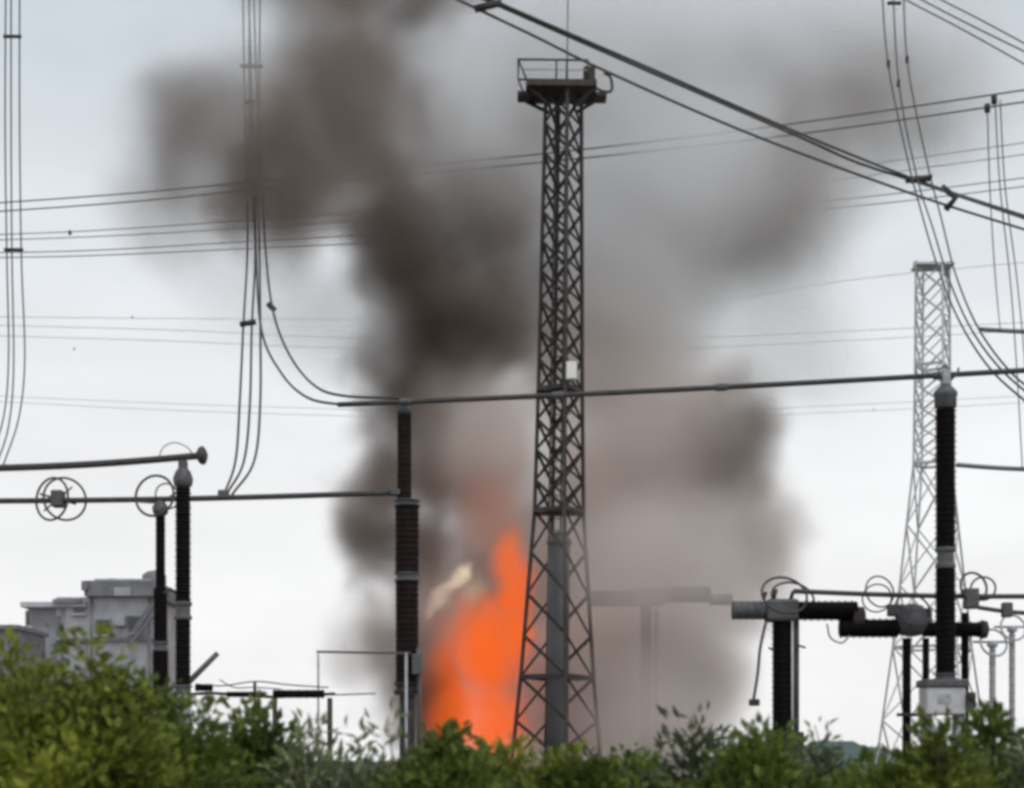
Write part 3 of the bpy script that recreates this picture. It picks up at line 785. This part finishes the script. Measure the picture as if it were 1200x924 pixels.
SHRUBS = [
    ('yellow-green leafy shrub at the left edge in front of the low shed', 8, 756, 150, 13.0, 'leaf_yellow', 9000, .075),
    ('tallest yellow-green shrub in front of the stepped grey building', 88, 747, 170, 12.0, 'leaf_yellow', 11000, .07),
    ('dark green shrub below the two black left post insulators', 172, 800, 130, 14.0, 'leaf_green', 8000, .075),
    ('shrub right of the thick left post insulator, under the raised blade', 240, 826, 120, 13.0, 'leaf_green', 6000, .075),
    ('shrub with a spray reaching the disconnect switch column', 300, 822, 90, 14.5, 'leaf_green', 2800, .085),
    ('sparse twiggy shrub under the thin pipe frame', 372, 846, 110, 14.0, 'leaf_grey', 1500, .09),
    ('sparse dark shrub at the foot of the charred insulator column', 446, 838, 110, 13.0, 'leaf_grey', 1900, .09),
    ('bright green low shrub just left of the fire', 525, 858, 120, 12.5, 'leaf_green', 8000, .07),
    ('low green shrub directly below the flames', 592, 876, 120, 13.0, 'leaf_yellow', 8000, .07),
    ('low olive shrub at the foot of the tall dark tower', 672, 886, 130, 12.0, 'leaf_yellow', 8000, .065),
    ('low shrub below the smoke-hidden breaker', 742, 878, 90, 14.0, 'leaf_green', 5000, .075),
    ('pale shrub with spiky upright sprays left of the breaker post', 806, 838, 120, 13.5, 'leaf_grey', 2600, .10),
    ('dense dark shrub at the foot of the thick breaker post', 893, 856, 120, 12.5, 'leaf_green', 9000, .075),
    ('small feathery shrub right of the thick breaker post', 950, 850, 70, 14.0, 'leaf_grey', 2400, .085),
    ('lowest dark shrub in front of the distant hill', 1018, 890, 120, 13.0, 'leaf_green', 7000, .07),
    ('bushy green shrub under the pale tank box', 1098, 848, 110, 12.5, 'leaf_yellow', 8000, .075),
    ('narrow green shrub between the pale tank box and the lower right corner', 1160, 832, 60, 14.0, 'leaf_green', 2800, .085),
    ('pale twiggy shrub in the lower right corner', 1206, 862, 80, 13.0, 'leaf_grey', 2600, .085),
]
for i, a in enumerate(SHRUBS):
    m = a[5]
    shrub(*a, seed=100 + i, loose=.18 if m == 'leaf_grey' else .42, aspect=.3 if m == 'leaf_grey' else .5)

# ------------------------------------------------------------------ smoke and fire
def volume_material(name, color, dens, aniso=0.2, emit=None, estr=0.0):
    m = bpy.data.materials.new(name); m.use_nodes = True
    t = m.node_tree; t.nodes.clear()
    o = t.nodes.new('ShaderNodeOutputMaterial'); v = t.nodes.new('ShaderNodeVolumePrincipled')
    v.inputs['Color'].default_value = (*color, 1); v.inputs['Density'].default_value = dens
    v.inputs['Anisotropy'].default_value = aniso
    if emit:
        v.inputs['Emission Color'].default_value = (*emit, 1)
        a = t.nodes.new('ShaderNodeAttribute'); a.attribute_name = 'density'
        k = t.nodes.new('ShaderNodeMath'); k.operation = 'MULTIPLY'; k.inputs[1].default_value = estr
        t.links.new(a.outputs['Fac'], k.inputs[0]); t.links.new(k.outputs[0], v.inputs['Emission Strength'])
    t.links.new(v.outputs[0], o.inputs['Volume'])
    return m

def plume(name, label, blobs, material, voxel, n1=2.2, n2=0.8, sc1=0.16, sc2=0.5, contrast=(0.30, 0.72), lo=0.25, seed=0.0, pad=1.5):
    """blobs: (px, py, rx, ry in px at D, D, depth radius in m, amount)"""
    B = []
    for (px, py, rx, ry, D, rd, am) in blobs:
        c = P(px, py, D); B.append((c, Vector((rx * D / F, rd, ry * D / F)), am))
    mn = Vector([min(c[k] - r[k] for c, r, _ in B) - pad for k in range(3)])
    mx_ = Vector([max(c[k] + r[k] for c, r, _ in B) + pad for k in range(3)])
    mn.z = max(mn.z, 0.1)
    g = bpy.data.node_groups.new(name, 'GeometryNodeTree')
    g.interface.new_socket('Geometry', in_out='INPUT', socket_type='NodeSocketGeometry')
    g.interface.new_socket('Geometry', in_out='OUTPUT', socket_type='NodeSocketGeometry')
    n = g.nodes.new; lk = g.links.new
    go = n('NodeGroupOutput'); pos = n('GeometryNodeInputPosition')
    def vm(op, a, b=None):
        q = n('ShaderNodeVectorMath'); q.operation = op
        for i, x in enumerate((a, b)):
            if x is None: continue
            if isinstance(x, (tuple, Vector)): q.inputs[i].default_value = tuple(x)
            else: lk(x, q.inputs[i])
        return q
    def sm(op, a, b=None):
        q = n('ShaderNodeMath'); q.operation = op
        for i, x in enumerate((a, b)):
            if x is None: continue
            if isinstance(x, (int, float)): q.inputs[i].default_value = x
            else: lk(x, q.inputs[i])
        return q.outputs[0]
    def nzv(scale, detail, shift):
        sh = vm('ADD', pos.outputs[0], (shift, shift * 1.7, seed))
        q = n('ShaderNodeTexNoise'); q.inputs['Scale'].default_value = scale; q.inputs['Detail'].default_value = detail
        lk(sh.outputs[0], q.inputs['Vector']); return q
    p = pos.outputs[0]
    for amp, scale, det, sh in ((n1, sc1, 1.0, 11.0), (n2, sc2, 2.0, 37.0)):
        q = nzv(scale, det, sh)
        d = vm('SUBTRACT', q.outputs['Color'], (.5, .5, .5))
        k = n('ShaderNodeVectorMath'); k.operation = 'SCALE'; lk(d.outputs[0], k.inputs[0]); k.inputs['Scale'].default_value = amp * 2
        p = vm('ADD', p, k.outputs[0]).outputs[0]
    tot = None
    for c, r, am in B:
        d = vm('SUBTRACT', p, tuple(c)); d = vm('DIVIDE', d.outputs[0], tuple(r)); l = vm('LENGTH', d.outputs[0])
        k = n('ShaderNodeMapRange'); k.interpolation_type = 'SMOOTHSTEP'
        k.inputs['From Min'].default_value = 1.0; k.inputs['From Max'].default_value = 0.25
        k.inputs['To Min'].default_value = 0.0; k.inputs['To Max'].default_value = am
        lk(l.outputs['Value'], k.inputs['Value'])
        tot = k.outputs[0] if tot is None else sm('MAXIMUM', tot, k.outputs[0])
    q = nzv(sc2 * .8, 4.0, 71.0)
    k = n('ShaderNodeMapRange'); k.inputs['From Min'].default_value = contrast[0]; k.inputs['From Max'].default_value = contrast[1]
    k.inputs['To Min'].default_value = lo; k.inputs['To Max'].default_value = 1.0
    lk(q.outputs[0], k.inputs['Value'])
    dens = sm('MULTIPLY', tot, k.outputs[0])
    vc = n('GeometryNodeVolumeCube'); lk(dens, vc.inputs['Density'])
    vc.inputs['Min'].default_value = tuple(mn); vc.inputs['Max'].default_value = tuple(mx_)
    for k_, ax in enumerate('XYZ'):
        vc.inputs['Resolution ' + ax].default_value = max(8, int((mx_[k_] - mn[k_]) / voxel))
    sma = n('GeometryNodeSetMaterial'); sma.inputs['Material'].default_value = material
    lk(vc.outputs[0], sma.inputs[0]); lk(sma.outputs[0], go.inputs[0])
    me = box_mesh(name, tuple(mn), tuple(mx_)); me.materials.append(material)
    o = bpy.data.objects.new(name, me); COL.objects.link(o)
    md = o.modifiers.new('plume', 'NODES'); md.node_group = g
    o['kind'] = 'stuff'; o['label'] = label; o['category'] = 'smoke' if 'smoke' in name else 'fire'
    return o

DARK = [
    (488, 800, 64, 95, 79, 3.5, .75), (498, 825, 56, 90, 78.5, 3, .9), (440, 640, 70, 90, 80, 3.5, .8), (452, 560, 68, 110, 80, 3.5, .95), (500, 520, 60, 130, 80, 3.5, .9), (505, 650, 48, 120, 79.5, 3, .75), (560, 560, 90, 70, 82, 4, .4),
    (485, 450, 82, 100, 80, 4, 1.1), (540, 390, 112, 100, 80, 4.5, 1.6), (495, 400, 95, 110, 80, 4, 1.2), (485, 320, 100, 100, 80, 4, 1.0), (450, 255, 85, 85, 78, 4, .8),
    (550, 265, 115, 110, 81, 5, .55), (370, 130, 125, 150, 63, 4.5, .55), (318, 215, 88, 120, 60, 4.2, .8), (430, -20, 180, 90, 70, 4.5, .85),
    (250, 185, 120, 150, 61, 4.5, .28), (190, 240, 80, 105, 61, 3.5, .15), (430, 110, 120, 120, 72, 4, .42), (590, 330, 90, 120, 82, 4, .34), (600, 190, 120, 120, 84, 5, .28),
    (862, 545, 84, 125, 82, 4, .55), (890, 620, 80, 75, 82, 3, .30), (810, 490, 100, 110, 84, 4, .14), (870, 240, 190, 130, 84, 6, .17), (1000, 140, 230, 110, 86, 6, .13), (1090, 150, 110, 90, 86, 4, .12),
    (900, 110, 180, 80, 86, 5, .10), (448, 780, 58, 85, 78, 3, .5), (790, 870, 60, 60, 76, 3, .35), (590, 700, 120, 190, 83, 3, .45), (760, 690, 140, 110, 80, 4, .24), (730, 810, 130, 110, 74, 4, .36),
]
PALE = [
    (720, 320, 200, 200, 84, 7, .8), (830, 220, 240, 190, 86, 7, .75), (680, 70, 310, 180, 84, 7, .7), (960, 60, 300, 160, 88, 7, .5), (1070, 130, 150, 110, 88, 5, .3),
    (520, 160, 190, 190, 80, 6, .6), (290, 100, 160, 160, 66, 5, .16), (300, 340, 150, 110, 66, 4, .18), (390, 390, 110, 110, 76, 4, .28), (920, 390, 160, 130, 86, 5, .25), (830, 190, 130, 110, 65, 4, .5),
]
BROWN = [
    (560, 540, 100, 140, 79, 5, 1.0), (610, 690, 120, 200, 82, 5, .8), (750, 560, 175, 210, 82, 6, .85), (740, 790, 150, 150, 76, 5, .9), (755, 690, 150, 110, 65.5, 3.2, .6),
    (745, 830, 130, 130, 65.5, 3.2, .6), (430, 740, 66, 90, 79, 3, .5), (510, 720, 60, 130, 80, 3.5, .9), (505, 835, 70, 90, 79.5, 3, 1.0), (860, 650, 100, 120, 80, 4, .55), (640, 840, 90, 120, 80, 3, .9), (700, 800, 70, 130, 71, 2.5, .5), (800, 800, 110, 130, 75, 4.5, 1.1), (830, 700, 70, 70, 66, 3, .4), (700, 440, 150, 130, 83, 6, .6),
]
FIRE_AND_GLOW = [
    (592, 665, 30, 62, 76, 1.5, .75), (572, 765, 54, 85, 76, 2.0, 1.0), (542, 790, 62, 90, 76.5, 2.2, .34), (545, 840, 56, 70, 76, 1.8, .8), (575, 610, 55, 90, 77, 2.2, .05), (572, 850, 60, 80, 76, 1.8, 1.0),  # the faintest blob imitates glow above the flames by weak emission
    (602, 720, 34, 110, 76.5, 1.4, .95), (548, 740, 26, 60, 75.6, 1.2, .5), (705, 795, 55, 110, 78, 2.0, .22),  # last blob is a dim emitter added for red glow right of the tower
]
HOT = [(545 - 5.2 * k, 668 + 6.2 * k, 14 - .4 * k, 11, 75 + .02 * k, .55, 1.1 - .1 * k) for k in range(9)] + [(556, 690, 24, 32, 75.4, .8, .18)]
plume('dark_smoke', 'dark brown smoke billowing up from the fire', DARK, volume_material('dark_smoke', (.36, .302, .268), 1.5), 0.32, n1=2.6, n2=1.2, sc2=.6, lo=.3, contrast=(.34, .66))
plume('pale_smoke', 'pale grey smoke spreading across the upper sky behind the tall tower', PALE, volume_material('pale_smoke', (.955, .955, .96), .85), 0.5, seed=5.0, lo=.5)
plume('fire_tinted_smoke', 'brown smoke with pinkish fire light in its colour, around the flames and low to the right of the tall tower', BROWN, volume_material('fire_tinted_smoke', (.905, .84, .805), .98), 0.45, seed=8.0, lo=.5)  # warm fire light is put into this smoke's own colour
plume('fire', 'bright orange flames with added faint glow, rising beside the tall tower', FIRE_AND_GLOW, volume_material('fire', (.30, .12, .03), 1.3, 0, (.85, .125, .010), 1.2), 0.14, n1=.7, n2=.55, sc1=.35, sc2=1.1, contrast=(.30, .6), lo=.42, seed=2.0, pad=.8)
plume('fire', 'small pale yellow flame tongue left of the orange flames', HOT, volume_material('fire_hot', (.6, .5, .4), .1, 0, (1.0, .80, .52), .9), 0.08, n1=.4, n2=.35, sc1=.5, sc2=1.2, contrast=(.25, .6), lo=.4, seed=3.0, pad=.5)
